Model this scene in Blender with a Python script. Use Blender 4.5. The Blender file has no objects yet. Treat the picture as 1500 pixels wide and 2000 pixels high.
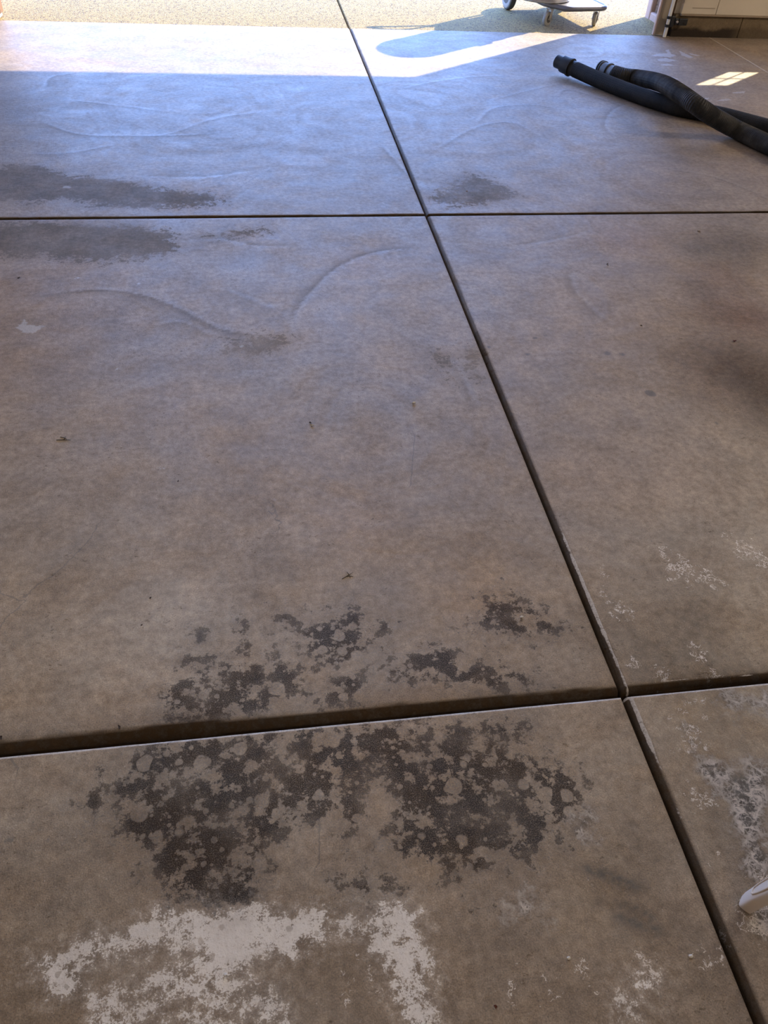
import bpy, bmesh, math, random
import numpy as np
from mathutils import Matrix, Vector

# ------------------------------------------------------------------ camera, sky, sun, added fill lamps, exposure
scene = bpy.context.scene
col = scene.collection
rng = np.random.default_rng(7)
random.seed(7)
PI = math.pi

FOC = 1487.2                      # focal length in pixels of a 1500 x 2000 frame
CAM_H = 1.6
R = np.array([[0.98959986, -0.05981581, 0.13082118],      # rows: world x, y, z in camera axes (right, down, forward)
              [-0.13510696, -0.69868252, 0.70255878],
              [0.04937835, -0.71292693, -0.69949766]])


def at(px, py, z=0.0):
    """world point at height z seen at a photograph pixel"""
    d = R @ np.array([px - 750.0, py - 1000.0, FOC])
    t = (z - CAM_H) / d[2]
    return np.array([d[0] * t, d[1] * t, z])


cam_data = bpy.data.cameras.new('camera')
cam = bpy.data.objects.new('camera', cam_data)
col.objects.link(cam)
right, up, back = R[:, 0], -R[:, 1], -R[:, 2]
cam.matrix_world = Matrix(((right[0], up[0], back[0], 0), (right[1], up[1], back[1], 0),
                           (right[2], up[2], back[2], CAM_H), (0, 0, 0, 1)))
cam_data.sensor_fit = 'VERTICAL'
cam_data.sensor_height = 24.0
cam_data.lens = FOC / 2000.0 * 24.0
cam_data.clip_start = 0.02
scene.camera = cam

SUN_EL = math.radians(34.0)
SUN_AZ = np.array([0.778, 0.628])          # horizontal direction towards the sun
SUN_STRENGTH = 11.0
SKY_STRENGTH = 8.2
FILL_WATTS = (20.0, 17.0, 33.0, 110.0)
FILL_COLOR = ((1.0, 0.90, 0.80), (1.0, 0.90, 0.80), (1.0, 0.82, 0.62), (1.0, 0.88, 0.74))

world = bpy.data.worlds.new('sky')
scene.world = world
world.use_nodes = True
wn, wl = world.node_tree.nodes, world.node_tree.links
wn.clear()
w_out = wn.new('ShaderNodeOutputWorld')
w_bg = wn.new('ShaderNodeBackground')
w_tc = wn.new('ShaderNodeTexCoord')
w_sep = wn.new('ShaderNodeSeparateXYZ')
w_ramp = wn.new('ShaderNodeValToRGB')
wl.new(w_tc.outputs['Generated'], w_sep.inputs[0])
wl.new(w_sep.outputs['Z'], w_ramp.inputs[0])
el = w_ramp.color_ramp.elements
el[0].position = 0.0
el[0].color = (0.42, 0.68, 1.32, 1)
el[1].position = 1.0
el[1].color = (0.15, 0.31, 0.90, 1)
e = el.new(0.30)
e.color = (0.25, 0.44, 0.95, 1)
wl.new(w_ramp.outputs['Color'], w_bg.inputs['Color'])
w_bg.inputs['Strength'].default_value = SKY_STRENGTH
wl.new(w_bg.outputs[0], w_out.inputs['Surface'])

sun_data = bpy.data.lights.new('sun', 'SUN')
sun_data.energy = SUN_STRENGTH
sun_data.angle = math.radians(0.53)
sun_data.color = (1.0, 0.86, 0.60)
sun = bpy.data.objects.new('sun', sun_data)
col.objects.link(sun)
sun_dir = Vector((SUN_AZ[0] * math.cos(SUN_EL), SUN_AZ[1] * math.cos(SUN_EL), math.sin(SUN_EL)))
sun.rotation_euler = sun_dir.to_track_quat('Z', 'Y').to_euler()
sun.location = (8, 14, 8)

vs = scene.view_settings
vs.view_transform = 'Standard'
vs.look = 'None'
vs.exposure = 0.0
vs.gamma = 1.0
vs.use_curve_mapping = False
scene.cycles.max_bounces = 6
scene.cycles.diffuse_bounces = 4
scene.cycles.glossy_bounces = 3

# ------------------------------------------------------------------ node helpers


class NT:
    def __init__(self, name):
        self.mat = bpy.data.materials.new(name)
        self.mat.use_nodes = True
        self.t = self.mat.node_tree
        self.t.nodes.clear()
        self.out = self.t.nodes.new('ShaderNodeOutputMaterial')
        self.pos = self.t.nodes.new('ShaderNodeNewGeometry').outputs['Position']

    def new(self, kind):
        return self.t.nodes.new(kind)

    def put(self, sock, v):
        if v is None:
            return
        if isinstance(v, bpy.types.NodeSocket):
            self.t.links.new(v, sock)
        elif isinstance(v, (tuple, list)):
            n = len(sock.default_value)
            sock.default_value = tuple(v) + (1.0,) * (n - len(v)) if len(v) < n else tuple(v)
        else:
            sock.default_value = v

    def math(self, op, a, b=None, c=None, clamp=False):
        n = self.new('ShaderNodeMath')
        n.operation = op
        n.use_clamp = clamp
        self.put(n.inputs[0], a)
        self.put(n.inputs[1], b)
        self.put(n.inputs[2], c)
        return n.outputs[0]

    def add(self, a, b): return self.math('ADD', a, b)
    def sub(self, a, b): return self.math('SUBTRACT', a, b)
    def mul(self, a, b): return self.math('MULTIPLY', a, b)

    def step(self, v, lo, hi):
        n = self.new('ShaderNodeMapRange')
        n.interpolation_type = 'SMOOTHSTEP'
        self.put(n.inputs['Value'], v)
        self.put(n.inputs['From Min'], lo)
        self.put(n.inputs['From Max'], hi)
        return n.outputs['Result']

    def lin(self, v, a, b, c, d):
        n = self.new('ShaderNodeMapRange')
        self.put(n.inputs['Value'], v)
        for k, x in zip(('From Min', 'From Max', 'To Min', 'To Max'), (a, b, c, d)):
            self.put(n.inputs[k], x)
        return n.outputs['Result']

    def noise(self, scale, detail=4, rough=0.55, vec=None, dist=0.0):
        n = self.new('ShaderNodeTexNoise')
        self.put(n.inputs['Vector'], vec if vec is not None else self.pos)
        n.inputs['Scale'].default_value = scale
        n.inputs['Detail'].default_value = detail
        n.inputs['Roughness'].default_value = rough
        n.inputs['Distortion'].default_value = dist
        return n.outputs[0]

    def noise_col(self, scale, vec=None):
        n = self.new('ShaderNodeTexNoise')
        self.put(n.inputs['Vector'], vec if vec is not None else self.pos)
        n.inputs['Scale'].default_value = scale
        n.inputs['Detail'].default_value = 3
        return n.outputs[1]

    def voro(self, scale, feature='F1', vec=None, rand=1.0):
        n = self.new('ShaderNodeTexVoronoi')
        n.feature = feature
        self.put(n.inputs['Vector'], vec if vec is not None else self.pos)
        n.inputs['Scale'].default_value = scale
        n.inputs['Randomness'].default_value = rand
        return n

    def mix(self, f, a, b, mode='MIX'):
        n = self.new('ShaderNodeMix')
        n.data_type = 'RGBA'
        n.blend_type = mode
        self.put(n.inputs[0], f)
        self.put(n.inputs[6], a)
        self.put(n.inputs[7], b)
        return n.outputs[2]

    def vmath(self, op, a, b=None):
        n = self.new('ShaderNodeVectorMath')
        n.operation = op
        self.put(n.inputs[0], a)
        if b is not None:
            self.put(n.inputs[1], b)
        return n.outputs[0]

    def scale(self, v, sx, sy, sz):
        return self.vmath('MULTIPLY', v, (sx, sy, sz))

    def attr(self, name, what='Fac'):
        n = self.new('ShaderNodeAttribute')
        n.attribute_name = name
        return n.outputs[what]

    def warp(self, scale, amount):
        c = self.noise_col(scale)
        d = self.vmath('SUBTRACT', c, (0.5, 0.5, 0.5))
        return self.vmath('ADD', self.pos, self.scale(d, amount, amount, amount))

    def bump(self, h, strength, dist, normal=None):
        n = self.new('ShaderNodeBump')
        n.inputs['Strength'].default_value = strength
        n.inputs['Distance'].default_value = dist
        self.put(n.inputs['Height'], h)
        if normal is not None:
            self.put(n.inputs['Normal'], normal)
        return n.outputs[0]

    def done(self, color, rough=0.5, metal=0.0, normal=None, spec=0.5, ior=1.5):
        b = self.new('ShaderNodeBsdfPrincipled')
        self.put(b.inputs['Base Color'], color)
        self.put(b.inputs['Roughness'], rough)
        self.put(b.inputs['Metallic'], metal)
        self.put(b.inputs['Specular IOR Level'], spec)
        b.inputs['IOR'].default_value = ior
        if normal is not None:
            self.put(b.inputs['Normal'], normal)
        self.t.links.new(b.outputs[0], self.out.inputs['Surface'])
        return self.mat


def plain(name, c, rough=0.5, metal=0.0, var=0.18, scale=14.0, bump=0.0, bscale=90.0, dirt=None, dirt_amt=0.0):
    t = NT(name)
    n = t.noise(scale, 5, 0.6)
    colr = t.mix(1.0, c, t.mix(n, (1 - var,) * 3, (1 + var,) * 3), 'MULTIPLY')
    if dirt:
        m = t.step(t.noise(scale * 0.8, 6, 0.7), 0.62 - dirt_amt, 0.72 - dirt_amt)
        colr = t.mix(m, colr, dirt)
    nm = t.bump(t.noise(bscale, 4, 0.6), bump, 0.004) if bump else None
    return t.done(colr, rough, metal, nm)


# ------------------------------------------------------------------ mesh helpers
def link(name, bm, mat, parent=None, smooth=False, loc=None):
    me = bpy.data.meshes.new(name)
    bmesh.ops.recalc_face_normals(bm, faces=bm.faces)
    bm.to_mesh(me)
    bm.free()
    if smooth:
        me.polygons.foreach_set('use_smooth', [True] * len(me.polygons))
        me.set_sharp_from_angle(angle=math.radians(38))
    ob = bpy.data.objects.new(name, me)
    col.objects.link(ob)
    if mat is not None:
        me.materials.append(mat)
    if parent is not None:
        ob.parent = parent
    if loc is not None:
        ob.location = loc
    return ob


def empty(name, loc, rz=0.0, label=None, cat=None, group=None):
    o = bpy.data.objects.new(name, None)
    o.empty_display_size = 0.1
    o.location = loc
    o.rotation_euler = (0, 0, rz)
    col.objects.link(o)
    tag(o, label, cat, group)
    return o


def tag(o, label=None, cat=None, group=None, kind=None):
    for k, v in (('label', label), ('category', cat), ('group', group), ('kind', kind)):
        if v:
            o[k] = v
    return o


def box(bm, x0, x1, y0, y1, z0, z1, bev=0.0, seg=2, mat=None):
    m = mat or Matrix.Identity(4)
    vs_ = [bm.verts.new(m @ Vector(p)) for p in
           ((x0, y0, z0), (x1, y0, z0), (x1, y1, z0), (x0, y1, z0), (x0, y0, z1), (x1, y0, z1), (x1, y1, z1), (x0, y1, z1))]
    fs = [bm.faces.new([vs_[i] for i in f]) for f in
          ((0, 3, 2, 1), (4, 5, 6, 7), (0, 1, 5, 4), (1, 2, 6, 5), (2, 3, 7, 6), (3, 0, 4, 7))]
    if bev:
        es = list({e_ for f in fs for e_ in f.edges})
        bmesh.ops.bevel(bm, geom=es, offset=bev, segments=seg, affect='EDGES', profile=0.5)


def catmull(pts, n):
    pts = [Vector(p) for p in pts]
    P = [pts[0] * 2 - pts[1]] + pts + [pts[-1] * 2 - pts[-2]]
    out = []
    for i in range(1, len(P) - 2):
        for k in range(n):
            t = k / n
            a, b, c, d = P[i - 1], P[i], P[i + 1], P[i + 2]
            out.append(0.5 * ((2 * b) + (c - a) * t + (2 * a - 5 * b + 4 * c - d) * t * t + (3 * b - a - 3 * c + d) * t ** 3))
    out.append(P[-2].copy())
    return out


def sweep(bm, pts, radii, seg=16, caps=True, closed=False):
    """tube along points; radii is a number or a list"""
    pts = [Vector(p) for p in pts]
    n = len(pts)
    if not hasattr(radii, '__len__'):
        radii = [radii] * n
    tang = []
    for i in range(n):
        if closed:
            t = pts[(i + 1) % n] - pts[i - 1]
        else:
            t = pts[min(i + 1, n - 1)] - pts[max(i - 1, 0)]
        tang.append(t.normalized())
    ref = Vector((0, 0, 1)) if abs(tang[0].z) < 0.9 else Vector((1, 0, 0))
    u = (ref - tang[0] * ref.dot(tang[0])).normalized()
    rings = []
    for i in range(n):
        t = tang[i]
        u = (u - t * u.dot(t)).normalized()
        v = t.cross(u)
        rings.append([bm.verts.new(pts[i] + (u * math.cos(2 * PI * k / seg) + v * math.sin(2 * PI * k / seg)) * radii[i]) for k in range(seg)])
    rr = range(n) if closed else range(n - 1)
    for i in rr:
        a, b = rings[i], rings[(i + 1) % n]
        for k in range(seg):
            bm.faces.new((a[k], a[(k + 1) % seg], b[(k + 1) % seg], b[k]))
    if caps and not closed:
        bm.faces.new(rings[0][::-1])
        bm.faces.new(rings[-1])


def lathe(bm, prof, seg=24, m=None):
    """profile of (r, z) turned about z; ends are closed"""
    m = m or Matrix.Identity(4)
    rings = []
    for r, z in prof:
        if r < 1e-6:
            rings.append([bm.verts.new(m @ Vector((0, 0, z)))])
        else:
            rings.append([bm.verts.new(m @ Vector((r * math.cos(2 * PI * k / seg), r * math.sin(2 * PI * k / seg), z))) for k in range(seg)])
    for a, b in zip(rings, rings[1:]):
        for k in range(seg):
            k2 = (k + 1) % seg
            if len(a) == 1 and len(b) > 1:
                bm.faces.new((a[0], b[k2], b[k]))
            elif len(b) == 1 and len(a) > 1:
                bm.faces.new((a[k], a[k2], b[0]))
            elif len(a) > 1:
                bm.faces.new((a[k], a[k2], b[k2], b[k]))
    if len(rings[0]) > 1:
        bm.faces.new(rings[0][::-1])
    if len(rings[-1]) > 1:
        bm.faces.new(rings[-1])


# ------------------------------------------------------------------ stains of the slab, drawn on the floor in metres
def gpoly(px):
    return np.array([at(x, y)[:2] for x, y in px])


def sdf(P, poly, reach=0.35):
    """signed distance to a polygon, positive inside, clipped to -reach"""
    out = np.full(len(P), -reach)
    lo, hi = poly.min(0) - reach, poly.max(0) + reach
    idx = np.nonzero((P[:, 0] > lo[0]) & (P[:, 0] < hi[0]) & (P[:, 1] > lo[1]) & (P[:, 1] < hi[1]))[0]
    if len(idx) == 0:
        return out
    q = P[idx]
    d2 = np.full(len(q), 1e9)
    ins = np.zeros(len(q), bool)
    n = len(poly)
    for i in range(n):
        a, b = poly[i], poly[(i + 1) % n]
        ab = b - a
        t = np.clip(((q - a) @ ab) / max(ab @ ab, 1e-12), 0, 1)
        dd = q - a - t[:, None] * ab
        d2 = np.minimum(d2, (dd ** 2).sum(1))
        c = (a[1] > q[:, 1]) != (b[1] > q[:, 1])
        with np.errstate(divide='ignore', invalid='ignore'):
            xi = a[0] + (q[:, 1] - a[1]) / (b[1] - a[1]) * (b[0] - a[0])
        ins ^= c & (q[:, 0] < xi)
    d = np.sqrt(d2)
    out[idx] = np.maximum(np.where(ins, d, -d), -reach)
    return out


def line_field(P, pts, reach=0.3):
    """unsigned distance and signed side distance to a polyline, and how far along it"""
    m = len(P)
    best = np.full(m, reach)
    side = np.full(m, reach)
    along = np.zeros(m)
    lo, hi = pts.min(0) - reach, pts.max(0) + reach
    idx = np.nonzero((P[:, 0] > lo[0]) & (P[:, 0] < hi[0]) & (P[:, 1] > lo[1]) & (P[:, 1] < hi[1]))[0]
    q = P[idx]
    bb, ss, al = best[idx], side[idx], along[idx]
    seg = np.linalg.norm(np.diff(pts, axis=0), axis=1)
    cum = np.concatenate([[0], np.cumsum(seg)])
    for i in range(len(pts) - 1):
        a, b = pts[i], pts[i + 1]
        ab = b - a
        L = max(np.linalg.norm(ab), 1e-9)
        t = np.clip(((q - a) @ ab) / L ** 2, 0, 1)
        dd = q - a - t[:, None] * ab
        d = np.linalg.norm(dd, axis=1)
        s = (ab[0] * dd[:, 1] - ab[1] * dd[:, 0]) / L
        k = d < bb
        bb = np.where(k, d, bb)
        ss = np.where(k, np.where(np.abs(s) > 0.5 * d, s, d), ss)
        al = np.where(k, (cum[i] + t * L) / cum[-1], al)
    best[idx], side[idx], along[idx] = bb, ss, al
    return best, side, along


def smooth_curve(px, n=8):
    return np.array([(p.x, p.y) for p in catmull([(*at(x, y)[:2], 0) for x, y in px], n)])


# dark, mottled mildew stains: (outline, weight)
DARK = [
    [(250, 1465), (330, 1440), (430, 1432), (560, 1425), (700, 1415), (820, 1408), (900, 1410), (1020, 1412), (1030, 1430), (970, 1448),
     (1000, 1475), (1060, 1480), (1140, 1520), (1150, 1560), (1115, 1610), (1060, 1660), (960, 1680), (930, 1725), (880, 1735), (850, 1690),
     (770, 1680), (760, 1620), (770, 1565), (700, 1555), (712, 1605), (690, 1640), (640, 1600), (590, 1610), (520, 1640), (510, 1700),
     (500, 1760), (440, 1785), (380, 1770), (330, 1740), (290, 1690), (250, 1640), (220, 1590), (215, 1550), (240, 1510)],
    [(300, 1360), (350, 1325), (420, 1295), (470, 1290), (550, 1290), (600, 1325), (570, 1385), (440, 1402), (350, 1410)],
    [(575, 1220), (640, 1195), (700, 1190), (725, 1250), (705, 1290), (640, 1312), (600, 1290)],
    [(715, 1305), (800, 1275), (880, 1260), (900, 1298), (960, 1296), (1035, 1310), (1045, 1332), (960, 1348), (880, 1335), (790, 1330)],
    [(935, 1185), (980, 1158), (1040, 1182), (1095, 1215), (1080, 1245), (1000, 1240), (950, 1255), (930, 1228)],
    [(660, 1725), (765, 1705), (775, 1742), (700, 1758), (658, 1748)],
    [(165, 1545), (200, 1535), (205, 1580), (160, 1590)],
    [(640, 1330), (700, 1310), (720, 1350), (650, 1385), (600, 1370)],
]
DARK_SPOTS = [(391, 1243, 11), (483, 1262, 13), (549, 1236, 15), (595, 1236, 11), (373, 1283, 6), (512, 1277, 8), (420, 1310, 20),
              (530, 1262, 9), (555, 1206, 12), (455, 1225, 5), (750, 1225, 13), (897, 1223, 7)]
WHITE = [
    [(52, 1890), (110, 1868), (200, 1826), (300, 1795), (440, 1772), (570, 1782), (638, 1790), (640, 1832), (560, 1855), (500, 1878),
     (440, 1908), (370, 1918), (290, 1912), (330, 1890), (395, 1862), (390, 1848), (300, 1858), (220, 1868), (128, 1885), (162, 1945),
     (100, 1938), (85, 1905)],
    [(650, 1790), (770, 1762), (815, 1785), (838, 1850), (850, 1920), (848, 2010), (800, 2010), (772, 1940), (738, 1870), (700, 1832), (650, 1822)],
    [(160, 1958), (230, 1935), (300, 1915), (440, 1905), (500, 1915), (545, 1945), (575, 1990), (570, 2010), (160, 2010), (195, 1975)],
    [(1205, 1965), (1225, 1915), (1300, 1905), (1270, 1945), (1240, 1985), (1205, 2000)],
]
MURK = [  # blue-grey damp areas with a white salt network
    [(1340, 1425), (1380, 1470), (1430, 1490), (1510, 1490), (1510, 1690), (1470, 1720), (1440, 1650), (1400, 1560), (1355, 1470)],
    [(990, 1760), (1030, 1735), (1065, 1765), (1050, 1800), (1010, 1805)],
    [(1120, 1590), (1160, 1580), (1185, 1600), (1140, 1640), (1110, 1630)],
    [(1390, 1360), (1510, 1345), (1510, 1390), (1420, 1395)],
    [(1460, 1740), (1510, 1740), (1510, 1850), (1470, 1830)],
]
MATTE = [  # patches where the sealer has worn off and the sheen is missing
    [(-60, 335), (60, 318), (130, 343), (220, 350), (330, 370), (420, 380), (440, 393), (350, 408), (200, 402), (120, 388), (60, 397), (-60, 385)],
    [(-60, 430), (120, 436), (250, 441), (330, 450), (347, 488), (290, 505), (170, 511), (80, 500), (-60, 500)],
    [(843, 385), (870, 368), (925, 338), (975, 358), (1012, 384), (960, 398), (880, 403), (848, 395)],
    [(438, 670), (490, 655), (565, 657), (545, 678), (500, 693), (450, 686)],
    [(410, 460), (470, 451), (518, 446), (522, 455), (440, 463)],
    [(850, 690), (870, 700), (880, 735), (865, 728)],
    [(915, 690), (930, 690), (930, 740), (915, 735)],
]
GREY = [  # soft tones: mostly dark weathering; the broad pale tint paints sky sheen
    ((1450, 478), 0.22, -.42, (-.02, -.01, .02)), ((1370, 490), 0.14, -.26, (-.03, 0, .03)), ((1360, 560), 0.10, -.26, (0, 0, 0)), ((1410, 610), 0.12, -.26, (0, 0, 0)),
    ((1470, 620), 0.22, -.34, (.12, -.02, -.04)), ((1455, 715), 0.24, -.52, (.04, 0, 0)), ((1530, 780), 0.26, -.55, (.02, 0, 0)), ((1410, 540), 0.16, -.22, (.06, -.01, -.01)), ((1320, 690), 0.14, -.16, (0, 0, 0)),
    ((1080, 740), 0.12, -.14, (-.02, 0, .02)), ((1400, 760), 0.18, -.05, (.08, .02, -.06)), ((900, 1120), 0.13, .02, (.12, .06, -.10)), ((930, 1170), 0.10, -.04, (.06, .02, -.05)),
    ((680, 1020), 0.12, .03, (.06, .02, -.04)), ((1300, 900), 0.26, .16, (.03, 0, -.02)), ((1150, 930), 0.14, .12, (.02, 0, 0)), ((1350, 1210), 0.18, -.25, (0, -.01, -.02)),
    ((1180, 1200), 0.08, -.14, (0, 0, 0)), ((1240, 1270), 0.09, -.22, (0, 0, 0)), ((1330, 1290), 0.12, -.22, (-.02, 0, .03)), ((1450, 1290), 0.1, -.12, (0, 0, 0)),
    ((300, 1560), 0.16, -.22, (0, -.02, -.03)), ((400, 1660), 0.13, -.30, (0, -.03, -.05)), ((100, 1700), 0.14, -.12, (0, 0, 0)), ((700, 1480), 0.2, .05, (.03, 0, -.03)),
    ((960, 1560), 0.15, -.12, (0, 0, 0)), ((1300, 1650), 0.12, -.12, (0, 0, 0)), ((1180, 1720), 0.1, -.18, (0, 0, -.02)), ((1000, 1850), 0.12, -.08, (0, 0, 0)),
    ((640, 1850), 0.09, -.18, (0, -.01, -.03)), ((40, 1960), 0.12, -.18, (0, 0, 0)), ((150, 1900), 0.05, -.20, (-.02, -.01, .02)), ((1400, 1930), 0.12, -.14, (0, 0, 0)),
    ((60, 1160), 0.14, -.10, (0, 0, .0)), ((150, 1060), 0.16, -.08, (0, 0, 0)), ((450, 900), 0.25, -.06, (0, 0, .01)), ((600, 780), 0.25, -.05, (-.02, 0, .02)),
    ((30, 700), 0.35, -.10, (.03, 0, -.02)), ((20, 560), 0.3, -.06, (.05, .01, -.03)), ((1330, 300), 0.2, -.16, (0, 0, 0)), ((1400, 95), 0.35, -.08, (.06, .0, -.04)),
    ((1480, 330), 0.3, -.04, (.05, .01, -.03)), ((300, 1350), 0.12, .06, (.02, .0, -.02)), ((160, 1330), 0.16, .04, (0, 0, 0)), ((820, 1370), 0.12, .06, (.04, .01, -.04)),
    ((700, 510), 0.12, -.16, (.06, 0, -.06)), ((930, 500), 0.12, -.16, (.05, 0, -.06)), ((820, 500), 0.14, -.10, (.03, 0, -.03)), ((300, 640), 0.22, -.08, (.0, 0, .0)),
    ((720, 600), 0.75, .20, (-.03, .0, .04)), ((1000, 560), 0.4, .12, (-.02, .0, .03)),  # paler bluish tint painted in for the sky's sheen on the floor
    ((20, 205), 0.35, -.20, (0, 0, 0)), ((765, 385), 0.16, -.14, (.02, 0, -.03)),
    ((980, 1700), 0.08, .02, (.02, 0, -.02)), ((1010, 860), 0.1, .06, (0, 0, .02)), ((1120, 470), 0.2, -.06, (0, 0, 0)), ((1230, 470), 0.16, -.04, (.06, 0, -.01)),
]
FLAKE = [  # curled white paint flakes and salt specks
    ((1330, 1110), 0.060, 1.0), ((1385, 1130), 0.045, 1.0), ((1300, 1080), 0.035, .7), ((1460, 1075), 0.055, 1.0), ((1490, 1095), 0.04, 1.0), ((1420, 1045), 0.03, .7),
    ((1185, 1120), 0.03, .7), ((1215, 1190), 0.05, .8), ((1170, 1160), 0.03, .6), ((1240, 1300), 0.025, 1.0), ((1365, 1280), 0.03, 1.0), ((1350, 1260), 0.025, .7),
    ((1300, 1322), 0.04, .8), ((1400, 1325), 0.04, .9), ((1270, 1890), 0.035, .6), ((1390, 1880), 0.03, .9), ((1140, 1905), 0.04, .6), ((1080, 1930), 0.04, .5),
    ((1420, 1840), 0.03, .6), ((1250, 1870), 0.05, .5), ((1000, 1930), 0.04, .5), ((1370, 1380), 0.06, .6), ((1350, 1440), 0.05, .8), ((1330, 1410), 0.04, .7),
    ((1400, 1680), 0.03, .6), ((1370, 1560), 0.04, .9), ((1480, 1800), 0.05, .9), ((1450, 1790), 0.03, .9), ((1480, 1700), .04, .8), ((560, 1900), .03, .3), ((700, 1920), .05, .6),
]
# curved trowel marks: jagged dark rim on the left-hand side of the line as it runs, fading inwards
ARCS = [
    ([(60, 585), (100, 574), (200, 567), (280, 578), (350, 604), (420, 640), (480, 652), (545, 655)], .13, .8),
    ([(850, 483), (740, 490), (660, 520), (600, 575), (570, 620), (563, 655)], .12, .75),
    ([(300, 640), (350, 630), (400, 650), (430, 660)], .08, .5),
    ([(1110, 520), (1118, 560), (1150, 600), (1200, 640)], .10, .5),
    ([(1155, 445), (1120, 458), (1050, 472), (990, 480)], .08, .35),
    ([(30, 300), (130, 300), (240, 280)], .15, .4),
    ([(60, 230), (150, 262), (260, 266), (370, 264), (450, 258)], .14, .6),
    ([(90, 175), (95, 158), (110, 148), (150, 143)], .14, .5),
    ([(130, 195), (200, 203), (260, 210), (330, 220)], .12, .45),
    ([(230, 270), (330, 262), (430, 230), (560, 215)], .05, .35),
    ([(950, 200), (985, 190), (1030, 178), (1100, 162)], .10, .35),
    ([(930, 245), (965, 212), (1040, 205), (1100, 215)], .12, .45),
    ([(840, 300), (930, 250), (1000, 240), (1060, 270)], .10, .4),
    ([(1090, 190), (1110, 175), (1180, 195), (1240, 215)], .10, .5),
    ([(1230, 200), (1195, 215), (1180, 245), (1200, 270)], .12, .5),
    ([(780, 175), (850, 160), (930, 150), (1000, 148)], .08, .35),
    ([(740, 280), (775, 320), (800, 350)], .06, .5),
    ([(500, 330), (420, 342), (330, 345), (260, 340)], .10, .4),
    ([(600, 480), (500, 478), (430, 465), (350, 470)], .10, .4),
    ([(390, 560), (460, 575), (520, 600), (560, 600)], .08, .3),
    ([(1300, 330), (1390, 345), (1470, 375), (1500, 390)], .12, .4),
    ([(860, 700), (890, 720), (930, 800)], .05, .35),
]
CRACKS = [
    [(0, 1222), (18, 1200), (40, 1186), (42, 1172), (75, 1140), (98, 1128), (120, 1110), (150, 1080), (178, 1050), (192, 1022)],
    [(42, 1175), (20, 1165), (5, 1160)],
    [(20, 1478), (26, 1490), (34, 1500)],
    [(225, 262), (240, 240), (262, 228)],
    [(305, 257), (370, 243), (450, 230), (560, 218), (640, 214)],
    [(532, 984), (540, 1005), (548, 1020)],
    [(528, 1002), (536, 1012), (545, 1030)],
    [(810, 850), (806, 900), (802, 950)],
    [(624, 1560), (624, 1610), (623, 1690)],
    [(800, 1560), (845, 1575), (880, 1600)],
    [(470, 365), (500, 345), (530, 330)],
]
SKIDS = [([(1120, 1688), (1160, 1702), (1220, 1725), (1262, 1745)], .012), ([(1150, 1690), (1200, 1712), (1270, 1740)], .008),
         ([(1185, 1785), (1230, 1800), (1310, 1826)], .010), ([(1195, 1760), (1240, 1775), (1290, 1800)], .007)]
SMEARS = [  # pale glue smears near the door post
    [(1270, 110), (1282, 105), (1305, 104), (1322, 108), (1310, 112), (1290, 110)], [(1282, 116), (1300, 113), (1322, 118), (1308, 121), (1286, 119)],
    [(1288, 126), (1304, 124), (1318, 128), (1300, 129)], [(1326, 97), (1334, 102), (1356, 112), (1348, 114), (1330, 108)], [(1342, 103), (1362, 107), (1368, 110), (1350, 107)],
    [(1300, 152), (1310, 149), (1328, 155), (1310, 156)], [(1299, 98), (1306, 96), (1312, 106), (1304, 106)],
    [(1400, 195), (1425, 192), (1428, 196), (1402, 198)], [(1370, 192), (1385, 190), (1386, 194), (1372, 195)], [(1430, 180), (1455, 178), (1455, 182), (1432, 183)],
    [(30, 640), (50, 622), (55, 634), (92, 636), (60, 652), (42, 650)],
]
DROPS = [(1186, 690, 8), (1030, 692, 6), (1065, 655, 5), (955, 678, 5), (1270, 768, 12), (1400, 826, 5), (605, 784, 5), (585, 760, 4), (70, 942, 5), (18, 1640, 9), (92, 1640, 5),
         (1020, 655, 4), (1215, 692, 7), (900, 480, 4), (610, 1683, 4), (1045, 660, 5), (37, 543, 5), (1115, 690, 5), (490, 675, 3), (1350, 1450, 8), (930, 1775, 4), (1160, 730, 4)]
PALE_DROPS = [(270, 555, 6), (152, 543, 5), (462, 722, 5), (316, 915, 7), (470, 675, 6), (534, 975, 5), (230, 722, 4), (255, 685, 5), (130, 365, 9)]


def disc(x, y, r):
    c = at(x, y)[:2]
    rx = np.linalg.norm(at(x + r, y)[:2] - c)
    a = np.linspace(0, 2 * PI, 9)[:-1]
    return np.stack([c[0] + rx * np.cos(a), c[1] + rx * np.sin(a)], 1)


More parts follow.
